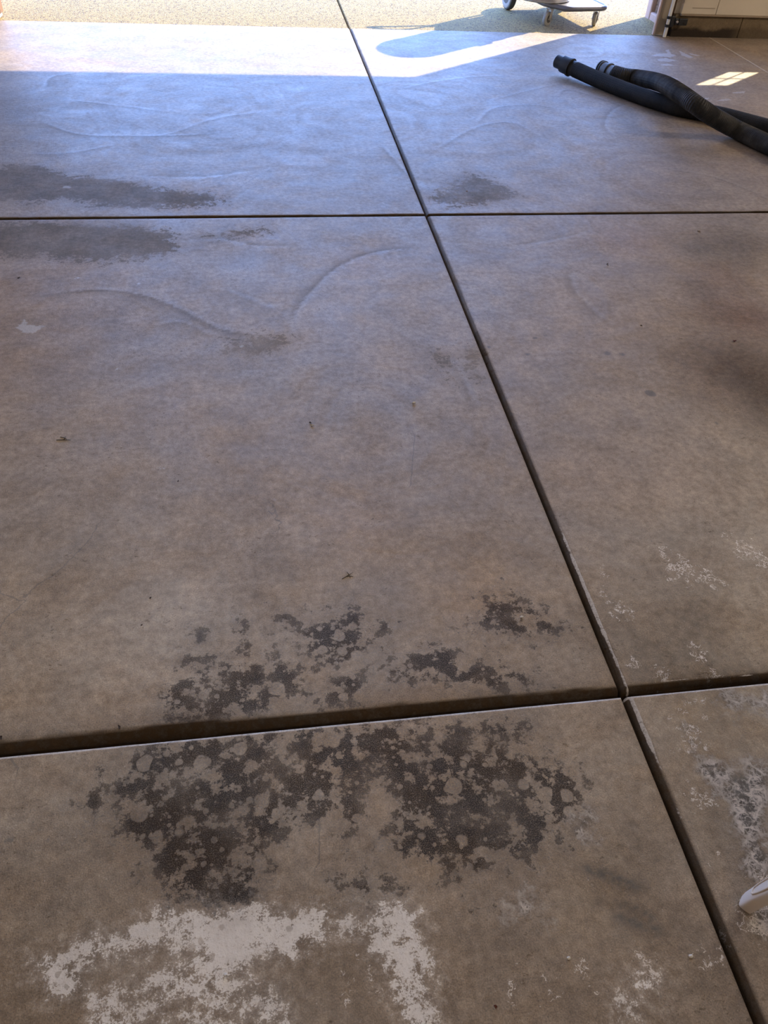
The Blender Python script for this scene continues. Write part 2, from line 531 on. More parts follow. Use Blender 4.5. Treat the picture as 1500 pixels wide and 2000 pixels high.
def stain_fields(P):
    f = {}
    d = np.full(len(P), -.35)
    for p in DARK:
        d = np.maximum(d, sdf(P, gpoly(p)))
    for s in DARK_SPOTS:
        d = np.maximum(d, sdf(P, disc(*s)) + .004)
    f['dark_stain'] = d
    w = np.full(len(P), -.35)
    for k, p in enumerate(WHITE):
        d = sdf(P, gpoly(p))
        w = np.maximum(w, d if k == 0 else np.minimum(d, .02 if k == 1 else .008) - .004)
    f['white_salt'] = w
    w = np.full(len(P), -.35)
    for p in MURK:
        w = np.maximum(w, sdf(P, gpoly(p)))
    f['murk'] = w
    w = np.full(len(P), -.35)
    for p in MATTE:
        w = np.maximum(w, sdf(P, gpoly(p)))
    f['matte'] = w
    w = np.full(len(P), -.2)
    for p in SMEARS:
        w = np.maximum(w, sdf(P, gpoly(p), .2))
    for s in PALE_DROPS:
        w = np.maximum(w, sdf(P, disc(*s), .2))
    f['smear'] = w
    w = np.full(len(P), -.2)
    for s in DROPS:
        w = np.maximum(w, sdf(P, disc(*s), .2))
    f['drop'] = w
    tint = np.ones((len(P), 4), np.float32)
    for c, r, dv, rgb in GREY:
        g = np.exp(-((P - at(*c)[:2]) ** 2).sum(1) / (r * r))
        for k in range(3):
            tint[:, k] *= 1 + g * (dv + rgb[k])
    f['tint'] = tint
    w = np.zeros(len(P))
    for c, r, s in FLAKE:
        w = np.maximum(w, s * np.exp(-((P - at(*c)[:2]) ** 2).sum(1) / (r * r)))
    f['flake'] = w
    a = np.zeros(len(P))
    a2 = np.zeros(len(P))
    for px, width, s in ARCS:
        dist, side, al = line_field(P, smooth_curve(px, 6), width)
        jag = 0.006 * np.sin(al * 260 + 3 * np.sin(al * 41)) * (np.sin(al * 17) > -.2)
        sd = -side + jag
        fade = np.clip(np.minimum(al, 1 - al) * 6, 0, 1)
        v = np.where(sd > 0, (.75 * np.exp(-sd / .014) + .35 * np.exp(-sd / (width * .4))), np.exp(sd / .006)) * (dist < width * .98) * s * fade
        a = np.maximum(a, v)
        a2 = np.maximum(a2, np.where(sd < 0, np.exp(-((sd + .014) / .012) ** 2), 0) * (dist < width * .98) * fade)
    f['arc'] = a
    f['arc_rim'] = a2
    cr = np.full(len(P), .05)
    for px in CRACKS:
        dist, side, al = line_field(P, gpoly(px), .05)
        k = np.abs(side) < np.abs(cr)
        cr = np.where(k, side, cr)
    f['crack'] = cr
    sk = np.zeros(len(P))
    for px, w_ in SKIDS:
        dist, side, al = line_field(P, gpoly(px), .06)
        sk = np.maximum(sk, np.exp(-(dist / w_) ** 2) * np.clip(np.minimum(al, 1 - al) * 5, 0, 1))
    f['skid'] = sk
    return f


# ------------------------------------------------------------------ materials
def slab_material():
    t = NT('sealed_concrete')
    warp = t.warp(3.0, 0.12)
    big = t.noise(0.9, 4, 0.6, warp)
    mid = t.noise(6.0, 6, 0.72, warp)
    fine = t.noise(42.0, 5, 0.72)
    grain = t.noise(330.0, 3, 0.6)
    blotch = t.noise(15.0, 6, 0.66)
    c = t.mix(t.step(big, .34, .66), (0.260, 0.196, 0.138), (0.298, 0.205, 0.114))
    c = t.mix(1.0, c, t.mix(t.step(mid, .26, .74), (.74, .73, .73), (1.24, 1.25, 1.25)), 'MULTIPLY')
    c = t.mix(1.0, c, t.mix(t.step(fine, .22, .78), (.68, .68, .69), (1.30, 1.30, 1.29)), 'MULTIPLY')
    c = t.mix(1.0, c, t.mix(t.step(grain, .2, .8), (.55, .55, .55), (1.42, 1.42, 1.42)), 'MULTIPLY')
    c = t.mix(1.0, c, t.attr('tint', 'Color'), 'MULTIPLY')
    # pin holes
    pin = t.voro(38.0)
    pm = t.mul(t.step(pin.outputs['Distance'], .09, .05), t.step(t.noise(9.0, 2), .52, .60))
    c = t.mix(t.mul(pm, .7), c, (.05, .04, .035))
    # sand grains and pits
    sg = t.voro(210.0)
    sr = t.new_sep(sg.outputs['Color'])
    dot = t.step(sg.outputs['Distance'], .36, .20)
    c = t.mix(t.mul(t.mul(dot, t.step(sr, .86, .90)), .55), c, (.05, .042, .035))
    c = t.mix(t.mul(t.mul(dot, t.step(sr, .10, .06)), .45), c, (.46, .40, .33))
    # trowel sweeps: rings about scattered centres
    cell = t.voro(1.15, vec=t.warp(1.6, .5))
    rel = t.vmath('SUBTRACT', t.warp(2.5, .30), cell.outputs['Position'])
    ln = t.new('ShaderNodeVectorMath')
    ln.operation = 'LENGTH'
    t.put(ln.inputs[0], rel)
    cmb = t.new('ShaderNodeCombineXYZ')
    t.put(cmb.inputs[0], t.mul(ln.outputs['Value'], 9.0))
    t.put(cmb.inputs[1], t.mul(t.noise(1.7, 2), 3.0))
    sweep_n = t.noise(1.3, 7, .66, cmb.outputs[0])
    patchy = t.noise(3.4, 6, .72, t.scale(t.warp(1.2, .5), .8, 1.5, 1.0))
    sheen = t.add(t.mul(t.sub(sweep_n, .5), .9), t.add(t.mul(t.sub(patchy, .5), .8), t.mul(t.sub(fine, .5), .6)))
    sheen = t.add(sheen, t.mul(t.attr('arc_rim'), .22))
    fleck = t.mul(t.step(t.noise(85.0, 4, .65, t.scale(t.pos, .7, 1.0, 1.0)), .585, .64), t.step(t.add(patchy, t.mul(t.sub(t.noise(9.0, 4, .7), .5), .9)), .50, .66))
    c = t.mix(t.mul(fleck, .45), c, (.075, .062, .05))
    # trowel rims
    arc = t.mul(t.attr('arc'), t.lin(fine, .3, .7, .5, 1.1))
    c = t.mix(t.mul(arc, .9), c, (.06, .055, .05))
    # worn matte patches
    ma = t.add(t.attr('matte'), t.add(t.mul(t.sub(blotch, .5), .26), t.mul(t.sub(fine, .5), .46)))
    matte = t.mul(t.step(ma, -.02, .03), t.lin(t.noise(3.5, 6, .7), .35, .6, .55, 1.0))
    c = t.mix(t.mul(matte, .75), c, t.mix(fine, (.085, .082, .078), (.165, .155, .145)))
    # mildew: mottled dark stain with round clean spots
    hole_v = t.voro(24.0, vec=t.warp(30.0, .012))
    hr = t.lin(t.new_sep(hole_v.outputs['Color']), 0, 1, -.45, .52)
    hole = t.step(t.sub(hr, hole_v.outputs['Distance']), -.04, .05)
    hole2_v = t.voro(55.0, vec=t.warp(60.0, .008))
    hole2 = t.step(t.sub(t.lin(t.new_sep(hole2_v.outputs['Color']), 0, 1, -.55, .42), hole2_v.outputs['Distance']), -.05, .05)
    lace = t.noise(20.0, 7, 0.72)
    dv = t.add(t.math('MINIMUM', t.attr('dark_stain'), .035), t.add(t.mul(t.sub(lace, .52), .46), t.mul(t.sub(fine, .5), .12)))
    dark = t.step(dv, -.004, .018)
    halo = t.mul(t.step(dv, -.07, .02), t.lin(t.noise(200.0, 3, .7), .42, .6, 0, .5))
    c = t.mix(halo, c, (.10, .10, .11))
    inner = t.step(t.attr('dark_stain'), .0, .02)
    dark = t.mul(dark, t.lin(inner, 0, 1, .75, 1))
    dark = t.mul(dark, t.sub(1.0, t.mul(hole, .92)))
    dark = t.mul(dark, t.sub(1.0, t.mul(hole2, .85)))
    dark = t.mul(dark, t.mul(t.lin(t.noise(430.0, 4, .8), .36, .52, .25, .97), t.lin(t.noise(10.0, 3), .35, .55, .7, 1.0)))
    dcol = t.mix(t.step(t.noise(7.0, 4), .4, .6), (.030, .019, .013), (.018, .016, .020))
    c = t.mix(dark, c, dcol)
    # damp blue-grey murk
    mu = t.add(t.attr('murk'), t.mul(t.sub(blotch, .5), .20))
    murk = t.step(mu, -.02, .05)
    c = t.mix(t.mul(murk, .85), c, t.mix(t.step(fine, .3, .7), (.022, .023, .025), (.12, .125, .14)))
    # white salt
    wv = t.add(t.attr('white_salt'), t.add(t.mul(t.sub(blotch, .53), .11), t.add(t.mul(t.sub(fine, .5), .13), t.mul(t.sub(t.noise(240.0, 3, .7), .5), .07))))
    white = t.step(wv, -.006, .012)
    haze = t.mul(t.step(wv, -.045, .03), .34)
    wgrain = t.lin(t.noise(150.0, 5, .75), .32, .44, .45, 1.0)
    wm = t.math('MAXIMUM', t.mul(white, wgrain), t.mul(haze, t.lin(fine, .35, .6, .2, 1)))
    wm = t.mul(wm, t.sub(1.0, t.mul(hole2, .45)))
    wm = t.mul(wm, t.lin(t.noise(8.0, 4, .6), .36, .56, .75, 1.0))
    c = t.mix(wm, c, t.mix(fine, (.78, .75, .735), (.97, .95, .93)))
    # salt network inside the murk, curled flakes
    ed = t.voro(30.0, 'DISTANCE_TO_EDGE', vec=t.warp(22.0, .05))
    ed2 = t.voro(85.0, 'DISTANCE_TO_EDGE', vec=t.warp(50.0, .03))
    net = t.step(ed.outputs['Distance'], .13, .03)
    net2 = t.step(ed2.outputs['Distance'], .17, .05)
    netm = t.mul(t.mul(t.math('MAXIMUM', t.math('MAXIMUM', net, t.mul(net2, .7)), t.step(t.noise(60.0, 6, .75), .52, .62)), murk), t.step(t.noise(20.0, 5, .7), .40, .50))
    curl = t.math('ABSOLUTE', t.sub(t.noise(38.0, 2, .5, t.warp(40.0, .02)), .5))
    curl2 = t.math('ABSOLUTE', t.sub(t.noise(70.0, 2, .5, t.warp(60.0, .012)), .5))
    cl = t.math('MAXIMUM', t.step(curl, .020, .010), t.step(curl2, .022, .010))
    fl = t.mul(cl, t.step(t.add(t.mul(t.attr('flake'), .34), t.noise(40.0, 4, .6)), .70, .75))
    fl = t.mul(fl, t.step(t.attr('flake'), .06, .2))
    sp_v = t.voro(150.0)
    specks = t.mul(t.step(sp_v.outputs['Distance'], .22, .12), t.step(t.noise(60.0, 3), .66, .70))
    fl = t.math('MAXIMUM', fl, t.mul(specks, .6))
    chalk = t.math('MAXIMUM', netm, fl, clamp=True)
    c = t.mix(chalk, c, (.74, .69, .65))
    sm = t.step(t.add(t.attr('smear'), t.mul(t.sub(fine, .5), .05)), -.002, .008)
    c = t.mix(t.mul(sm, .65), c, (.48, .46, .45))
    dr = t.step(t.add(t.attr('drop'), t.mul(t.sub(fine, .5), .03)), -.003, .006)
    c = t.mix(t.mul(dr, .8), c, (.045, .036, .032))
    c = t.mix(t.mul(t.attr('skid'), t.step(fine, .32, .58)), c, (.035, .029, .024))
    ck = t.math('ABSOLUTE', t.add(t.attr('crack'), t.mul(t.sub(t.noise(60.0, 4), .5), .012)))
    ckm = t.mul(t.step(ck, .0028, .0010), .55)
    c = t.mix(ckm, c, (.06, .05, .045))
    # dirt in the rolled lips of the joints, chalk and a painted door-light glint on the rims
    gr = t.mul(t.attr('groove'), t.lin(fine, .25, .6, .75, 1.05))
    c = t.mix(t.math('MINIMUM', gr, 1.0), c, t.mix(t.step(fine, .3, .7), (.013, .0075, .003), (.052, .029, .011)))
    rim = t.step(t.add(t.attr('rim'), t.mul(t.sub(t.noise(30.0, 6, .7), .5), .8)), .50, .62)
    c = t.mix(t.mul(rim, t.lin(t.noise(150.0, 4, .7), .36, .52, .35, .95)), c, (.56, .52, .49))
    # gloss of the sealer
    rough = t.lin(mid, .2, .8, .54, .64)
    rough = t.sub(rough, t.mul(sheen, .22))
    rough = t.add(rough, t.mul(matte, .20))
    rough = t.add(rough, t.mul(arc, .16))
    rough = t.add(rough, t.mul(t.math('MAXIMUM', wm, chalk), .30))
    rough = t.add(rough, t.mul(t.math('MINIMUM', gr, 1.0), .25))
    spec = t.mul(t.mul(t.lin(t.math('MAXIMUM', matte, t.mul(arc, .8)), 0, 1, 1.0, .25), t.mul(t.sub(1.0, t.mul(t.math('MAXIMUM', t.math('MAXIMUM', dark, t.mul(murk, .7)), t.math('MINIMUM', gr, 1.0)), .85)), t.math('MINIMUM', t.new_sep(t.attr('tint', 'Color'), 1), 1.0))), t.math('MAXIMUM', t.sub(t.add(1.0, t.mul(sheen, 1.7)), t.mul(fleck, .65)), .15))
    h = t.add(t.noise(95.0, 3, .6, t.scale(t.pos, 1.0, .6, 1.0)), t.mul(t.noise(300.0, 1), .35))
    nm = t.bump(h, .30, .0032)
    return t.done(c, rough, 0.0, nm, spec, 1.75)


def _new_sep(self, s, k=0):
    n = self.new('ShaderNodeSeparateColor')
    self.put(n.inputs[0], s)
    return n.outputs[k]


NT.new_sep = _new_sep


def aggregate_material(name, a, b, dark):
    t = NT(name)
    v = t.voro(95.0)
    e = t.voro(95.0, 'DISTANCE_TO_EDGE')
    h = t.new_sep(v.outputs['Color'])
    c = t.mix(h, a, b)
    c = t.mix(t.step(h, .84, .9), c, dark)
    gap = t.step(e.outputs['Distance'], .10, .02)
    c = t.mix(t.mul(gap, .8), c, (.16, .115, .07))
    c = t.mix(1.0, c, t.mix(t.noise(1.6, 5, .6), (.85, .85, .85), (1.12, 1.12, 1.1)), 'MULTIPLY')
    hh = t.step(e.outputs['Distance'], .0, .35)
    nm = t.bump(t.add(hh, t.mul(h, .8)), .8, .006)
    return t.done(c, .75, 0, nm, .3)


def stemwall_material():
    t = NT('stem_wall_concrete')
    sep = t.new('ShaderNodeSeparateXYZ')
    t.put(sep.inputs[0], t.pos)
    n1 = t.noise(4.0, 6, .65)
    n2 = t.noise(38.0, 6, .7)
    c = t.mix(n1, (.13, .09, .05), (.24, .18, .11))
    c = t.mix(1.0, c, t.mix(n2, (.55, .55, .55), (1.3, 1.3, 1.3)), 'MULTIPLY')
    damp = t.mul(t.step(t.add(sep.outputs[2], t.mul(t.sub(n1, .5), .12)), .085, .045),
                 t.lin(t.step(sep.outputs[0], 4.35, 4.20), 0, 1, .35, .95))
    c = t.mix(damp, c, (.028, .019, .013))
    nm = t.bump(n2, .7, .01)
    return t.done(c, .85, 0, nm, .25)


def wood_material(name, a, b, crack):
    t = NT(name)
    v = t.scale(t.pos, 1, 1, .08)
    n = t.noise(30.0, 5, .6, v)
    c = t.mix(n, a, b)
    m = t.step(t.noise(22.0, 4, .55, t.scale(t.pos, 1, 1, .12)), .62, .68)
    c = t.mix(m, c, crack)
    nm = t.bump(t.sub(n, t.mul(m, .8)), .5, .004)
    return t.done(c, .7, 0, nm, .3)


def hose_material(name, a, b):
    t = NT(name)
    n = t.noise(9.0, 6, .65)
    f = t.noise(120.0, 4, .6)
    c = t.mix(t.step(n, .35, .75), a, b)
    c = t.mix(1.0, c, t.mix(f, (.7, .7, .7), (1.3, 1.3, 1.3)), 'MULTIPLY')
    return t.done(c, .62, 0, None, .22)


M = {}
M['slab'] = slab_material()
M['bed'] = plain('joint_dirt', (.014, .010, .007), .9, var=.4, scale=30, bump=.5)
M['thin_joint'] = plain('pale_joint_filler', (.50, .43, .35), .8, var=.2, scale=30)
M['drive'] = aggregate_material('exposed_aggregate', (.42, .295, .10), (.63, .475, .185), (.15, .10, .045))
M['pebbledash'] = aggregate_material('pebbledash', (.30, .19, .13), (.48, .34, .25), (.16, .11, .08))
M['pink_trim'] = plain('pink_concrete_trim', (.62, .44, .35), .75, var=.12, bump=.2)
M['stem'] = stemwall_material()
M['panel'] = plain('beige_wall_board', (.62, .54, .42), .7, var=.08, scale=5, bump=.1, dirt=(.36, .28, .20), dirt_amt=.02)
M['seam'] = plain('board_seam', (.30, .23, .16), .8)  # seam tone, reused for the drawn shadow line under the boards
M['wall'] = plain('beige_plaster', (.50, .43, .34), .85, var=.06, scale=3, bump=.1)
M['ceiling'] = plain('ceiling_plaster', (.55, .49, .41), .9, var=.05, scale=2)
M['post'] = wood_material('weathered_painted_wood', (.30, .24, .17), (.42, .35, .26), (.07, .045, .03))
M['post_edge'] = plain('pale_painted_edge', (.72, .54, .44), .7, var=.15, scale=12)
M['brown_post'] = wood_material('brown_stained_wood', (.20, .10, .045), (.32, .18, .09), (.08, .04, .02))
M['rod'] = plain('white_painted_steel', (.72, .72, .70), .4, 0, var=.06)
M['black'] = plain('black_plastic', (.010, .010, .011), .5, var=.3, scale=30)
M['black_scuffed'] = plain('scuffed_black_metal', (.02, .02, .022), .45, .3, var=.4, scale=40, dirt=(.22, .22, .22), dirt_amt=-.02)
M['hose_black'] = hose_material('black_rubber_hose', (.012, .012, .013), (.026, .025, .025))
M['hose_grey'] = hose_material('dusty_black_hose', (.020, .020, .021), (.075, .070, .066))
M['cuff_grey'] = plain('dusty_grey_cuff', (.13, .13, .135), .5, var=.35, scale=25)
M['steel'] = plain('brushed_steel', (.55, .54, .55), .32, .85, var=.12, scale=25)
M['steel_grey'] = plain('grey_painted_steel', (.20, .20, .23), .4, .4, var=.2, scale=20)
M['drum'] = plain('silver_painted_drum', (.55, .54, .55), .38, .35, var=.1, scale=8)
M['tyre'] = plain('pale_grey_rubber', (.42, .40, .37), .75, var=.25, scale=30)
M['tyre_dark'] = plain('dark_rubber', (.10, .095, .09), .7, var=.3, scale=30)
M['hub'] = plain('hub_steel', (.25, .25, .30), .4, .6, var=.2, scale=40)
M['white_plastic'] = plain('white_plastic', (.86, .76, .65), .42, 0, var=.05, scale=9, dirt=(.44, .37, .30), dirt_amt=-.10)
M['white_trim'] = plain('white_window_frame', (.75, .74, .70), .5, var=.05)
M['leaf_brown'] = plain('dry_brown_leaf', (.22, .13, .05), .7, var=.4, scale=80)
M['leaf_dark'] = plain('dark_dead_leaf', (.035, .02, .012), .7, var=.4, scale=80)
M['leaf_red'] = plain('red_brown_leaf', (.10, .022, .012), .6, var=.4, scale=80)
M['leaf_pale'] = plain('pale_leaf_flake', (.42, .34, .20), .7, var=.3, scale=80)
M['twig'] = plain('dark_twig', (.04, .032, .022), .8, var=.3, scale=80)
M['stone_white'] = plain('white_stone_chip', (.66, .62, .56), .7, var=.15, scale=80)

gl = NT('window_glass')
g_tr = gl.new('ShaderNodeBsdfTransparent')
g_gl = gl.new('ShaderNodeBsdfGlossy')
g_gl.inputs['Roughness'].default_value = 0.02
g_mx = gl.new('ShaderNodeMixShader')
g_mx.inputs[0].default_value = 0.06
gl.t.links.new(g_tr.outputs[0], g_mx.inputs[1])
gl.t.links.new(g_gl.outputs[0], g_mx.inputs[2])
gl.t.links.new(g_mx.outputs[0], gl.out.inputs['Surface'])
M['glass'] = gl.mat

# ------------------------------------------------------------------ floor: slabs divided by tooled joints
XJ = [-2.44, 0.797, 4.038, 7.28]
YJ = [-5.2, -1.85, 0.921, 3.694, 7.405]
bm = bmesh.new()
box(bm, XJ[0] - .05, XJ[3] + .05, YJ[0] - .05, YJ[4], -.14, -.052)
floor = tag(link('floor', bm, M['bed']), 'bare concrete garage floor, sealed and blotched, cut by tooled joints', None, None, 'structure')


def lines(a, b, ra, rb, step, lo=None, hi=None):
    offs = [0, .0012, .003, .006, .010, .015, .021, .028, .036, .046, .058]
    s = [a + o for o in offs if o < (b - a) / 3] + [b - o for o in offs if o < (b - a) / 3]
    x = a + .07
    while x < b - .06:
        s.append(x)
        fine_here = lo is None or (lo - .1 < x < hi + .1)
        x += step if fine_here else .09
    return np.unique(np.round(np.array(s), 5))


def wobble(u, seed, amp):
    r = np.random.default_rng(seed)
    out = np.zeros_like(u)
    for k in range(5):
        fr = 6 * 2.1 ** k
        out += np.sin(u * fr + r.random() * 6.3) / (1.5 ** k)
    return out * amp / 2.2


def make_slab(ci, ri):
    x0, x1, y0, y1 = XJ[ci], XJ[ci + 1], YJ[ri], YJ[ri + 1]
    thin_left, thin_right = ci == 2, ci == 1
    x0 += .003 if thin_left else .006
    x1 -= .003 if thin_right else .005
    y0 += .015 if ri == 3 else .006
    y1 -= 0.0 if ri == 3 else (.008 if ri == 2 else .005)
    seen = ri >= 1 and not (ci == 2 and ri < 2)
    st = .012 if seen else .12
    xs = lines(x0, x1, 0, 0, st, -2.3, 5.6)
    ys = lines(y0, y1, 0, 0, .010 if seen else .12, .12, 7.42)
    nx, ny = len(xs), len(ys)
    X, Y = np.meshgrid(xs, ys)
    P = np.stack([X.ravel(), Y.ravel()], 1)
    z = np.zeros(len(P))
    groove = np.zeros(len(P))
    rim = np.zeros(len(P))

    def lip(d, along, r, dep, seed, amp):
        nonlocal z
        de = np.clip(d + wobble(along, seed, amp) * (d > 0.0005), 0, None)
        q = np.clip((r - de) / r, 0, 1)
        z = np.minimum(z, -dep * (1 - np.sqrt(1 - q ** 2 * .999)))
        return de

    s = ci * 10 + ri
    # far slab's near lip is rolled wide; the near slab's lip is crisp
    r_s, d_s = (((.030, .018) if ci == 0 else (.020, .016)) if ri == 2 else ((.005, .005) if ri == 3 else (.016, .012)))
    r_s = r_s * (1 - .35 * np.clip((P[:, 0] - .3) / .5, 0, 1)) if ri == 2 and ci == 0 else r_s + 0 * P[:, 0]
    dS = lip(P[:, 1] - y0, P[:, 0], r_s, d_s, s + 1, .003)
    lip(y1 - P[:, 1], P[:, 0], .004, .004, s + 2, .0012)
    if thin_left:
        dW = lip(P[:, 0] - x0, P[:, 1], .004, .004, s + 3, .001)
    else:
        dW = lip(P[:, 0] - x0, P[:, 1], .019, .015, s + 3, .0016)
    dE0 = x1 - P[:, 0]
    lip(dE0, P[:, 1], .004, .004, s + 4, .001)
    groove = np.maximum(groove, np.clip((r_s * 1.0 - dS) / .004, 0, 1))
    groove = np.maximum(groove, .75 * np.exp(-dS / .03) if ri == 2 else .5 * np.exp(-dS / .008))
    if not thin_left:
        groove = np.maximum(groove, np.clip((.017 - dW) / .006, 0, 1) * np.where(P[:, 1] > 2.6, .75, .9))
        # salt on the right-hand lip near the crossing
        g = np.exp(-((P[:, 1] - 1.22) / .34) ** 2) + .8 * np.exp(-((P[:, 1] - .84) / .07) ** 2) + .45 * np.exp(-((P[:, 1] - .6) / .3) ** 2)
        rim = np.maximum(rim, np.clip(g, 0, 1) * np.clip(1.2 - np.abs(dW - .013) / .008, 0, 1) * .95)
    dN = y1 - P[:, 1]
    if ri == 1:
        rim = np.maximum(rim, np.clip(1.7 - dN / .0055, 0, 1) * .95)  # pale line paints the near lip's glint from the open door
    if ri == 2 and ci == 1:
        rim = np.maximum(rim, .62 * np.exp(-((dS - .017) / .005) ** 2) * (P[:, 0] > .9))
    groove = np.maximum(groove, .55 * np.exp(-dE0 / .004))
    co = np.stack([P[:, 0], P[:, 1], z], 1)
    idx = np.arange(nx * ny).reshape(ny, nx)
    quads = np.stack([idx[:-1, :-1].ravel(), idx[:-1, 1:].ravel(), idx[1:, 1:].ravel(), idx[1:, :-1].ravel()], 1)
    # skirt down to the bed
    ring = np.concatenate([idx[0, :], idx[1:, -1], idx[-1, -2::-1], idx[-2:0:-1, 0]])
    low = co[ring].copy()
    low[:, 2] = -.056
    base = len(co)
    n = len(ring)
    k = np.arange(n)
    k2 = (k + 1) % n
    skirt = np.stack([ring[k2], ring[k], base + k, base + k2], 1)
    allco = np.concatenate([co, low])
    faces = np.concatenate([quads, skirt])
    me = bpy.data.meshes.new('slab')
    me.vertices.add(len(allco))
    me.vertices.foreach_set('co', allco.astype(np.float32).ravel())
    me.loops.add(faces.size)
    me.loops.foreach_set('vertex_index', faces.astype(np.int32).ravel())
    me.polygons.add(len(faces))
    me.polygons.foreach_set('loop_start', (np.arange(len(faces)) * 4).astype(np.int32))
    me.polygons.foreach_set('use_smooth', np.ones(len(faces), bool))
    me.update(calc_edges=True)
    me.validate()
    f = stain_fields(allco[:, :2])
    f['groove'] = np.concatenate([groove, np.ones(n)])
    f['rim'] = np.concatenate([rim, np.zeros(n)])
    for name, v in f.items():
        if v.ndim == 2:
            a = me.attributes.new(name, 'FLOAT_COLOR', 'POINT')
            a.data.foreach_set('color', v.astype(np.float32).ravel())
        else:
            a = me.attributes.new(name, 'FLOAT', 'POINT')
            a.data.foreach_set('value', v.astype(np.float32))
    me.materials.append(M['slab'])
    ob = bpy.data.objects.new('slab', me)
    col.objects.link(ob)
    ob.parent = floor
    return ob


for ri in range(4):
    for ci in range(3):
        make_slab(ci, ri)
# pale filler strip in the narrow right-hand joint
bm = bmesh.new()
for k in range(3):
    box(bm, XJ[2] - .0065, XJ[2] + .0065, YJ[1 + k] + .012, YJ[2 + k] - .012, -.053, .0008)
link('joint_filler', bm, M['thin_joint'], floor)

# ------------------------------------------------------------------ driveway of exposed aggregate
DY0 = 7.415
drive = None
bm = bmesh.new()
box(bm, -9, 14, DY0, 26, -.14, -.04)
drive = tag(link('driveway', bm, M['bed']), 'sunlit exposed aggregate driveway outside the open garage door', None, None, 'structure')
for x0, x1, y0, y1 in ((-9, -4.2, DY0, 11.4), (-4.2, .792, DY0, 11.4), (.802, 5.8, DY0, 11.4), (5.81, 14, DY0, 11.4),
                       (-9, -4.2, 11.41, 26), (-4.2, .792, 11.41, 26), (.802, 5.8, 11.41, 26), (5.81, 14, 11.41, 26)):
    bm = bmesh.new()
    box(bm, x0 + .004, x1 - .004, y0, y1, -.06, -.006, .004, 1)
    link('driveway_slab', bm, M['drive'], drive)

# ------------------------------------------------------------------ walls, ceiling, door surround
XL, XR, YB, YF, ZC = -2.44, 7.28, -5.2, 7.40, 2.75
DOOR_L, DOOR_R, DOOR_H = -2.0, 3.52, 2.26


def struct(name, parts, mat, label, parent=None):
    b = bmesh.new()
    for p in parts:
        box(b, *p)
    o = link(name, b, mat, parent)
    if parent is None:
        tag(o, label, None, None, 'structure')
    return o


struct('wall_left', [(XL - .15, XL, YB, YF + .9, -.04, ZC)], M['wall'], 'plain beige left wall of the garage')
struct('wall_right', [(XR, XR + .15, YB, YF + .2, -.04, ZC)], M['wall'], 'plain beige right wall of the garage')
struct('wall_back', [(XL - .15, XR + .15, YB - .15, YB, -.04, ZC)], M['wall'], 'plain beige back wall behind the camera')
struct('ceiling', [(XL - .15, XR + .15, YB - .15, YF + .2, ZC, ZC + .12)], M['ceiling'], 'flat pale garage ceiling')
# front wall: stem wall below, boarded wall above, round a four-pane window
WX0, WX1, WZ0, WZ1 = 4.99, 5.44, 1.11, 1.70
wall_front = struct('wall_front', [(3.66, WX0, YF + .012, YF + .10, .17, ZC), (WX1 + .25, XR, YF + .012, YF + .10, .17, ZC),
                                   (WX0, WX1 + .25, YF + .012, YF + .10, .17, WZ0), (WX0, WX1 + .25, YF + .012, YF + .10, WZ1 + .2, ZC)],
                    M['panel'], 'beige boarded front wall to the right of the door opening')
stem = bmesh.new()
box(stem, 3.66, 4.30, YF - .02, YF + .10, -.035, .170, .006, 2)
box(stem, 4.303, XR, YF - .02, YF + .10, -.035, .170, .006, 2)
link('stem_wall', stem, M['stem'], wall_front)
lowp = bmesh.new()
box(lowp, 3.70, 4.02, YF - .035, YF + .012, .176, ZC, .003, 1)
box(lowp, 4.023, WX0 - .02, YF - .035, YF + .012, .176, ZC, .003, 1)
link('wall_board', lowp, M['panel'], wall_front)
b2 = bmesh.new()
box(b2, 3.70, WX0 - .02, YF - .045, YF + .008, .164, .176, .002, 1)
link('board_shadow_strip', b2, M['seam'], wall_front)  # dark strip drawn as the shadow line under the overhanging boards
b2 = bmesh.new()
box(b2, 3.79, 4.0, YF - .037, YF - .03, .222, .226)
link('board_seam', b2, M['seam'], wall_front)
# header above the door and outside soffit
struct('trim_1', [(XL - .15, XR + .15, YF, YF + .14, DOOR_H, ZC)], M['wall'], 'beige header beam above the open garage door')
struct('trim_2', [(XL - 3.0, 4.6, YF + .14, 8.15, DOOR_H, DOOR_H + .5)], M['wall'], 'outside soffit box above the open garage door')
# right door post
px_post = empty('door_post', (3.56, YF + .05, 0), 0, 'weathered beige wooden post at the right side of the open door', 'post')
b2 = bmesh.new()
box(b2, -.030, .075, -.04, .02, 0.0, 2.25, .004, 1)
link('post_board', b2, M['post'], px_post)
b2 = bmesh.new()
box(b2, -.048, -.030, -.036, -.005, 0.0, 2.25, .004, 1)
tag(link('door_stop', b2, M['post_edge'], px_post), 'pale pinkish door stop strip')
b2 = bmesh.new()
box(b2, .075, .10, -.02, .10, 0.0, 2.25, .003, 1)
tag(link('inner_board', b2, M['brown_post'], px_post), 'dark inner board')  # dark brown board along the post's right side
# left door post
lp = empty('door_post', (-2.03, YF + .05, 0), 0, 'dark brown wooden post at the far left end of the door opening', 'post')
b2 = bmesh.new()
box(b2, -.12, .035, -.05, .12, .03, 2.25, .004, 1)
link('post_board', b2, M['brown_post'], lp)
b2 = bmesh.new()
box(b2, -.12, .020, -.05, .12, 0, .03, .003, 1)
tag(link('post_foot', b2, M['post_edge'], lp), 'pale chipped foot of the post')
struct('wall_front_left', [(XL - .15, -2.15, YF, YF + .14, -.035, ZC)], M['wall'], 'narrow beige front wall left of the door')
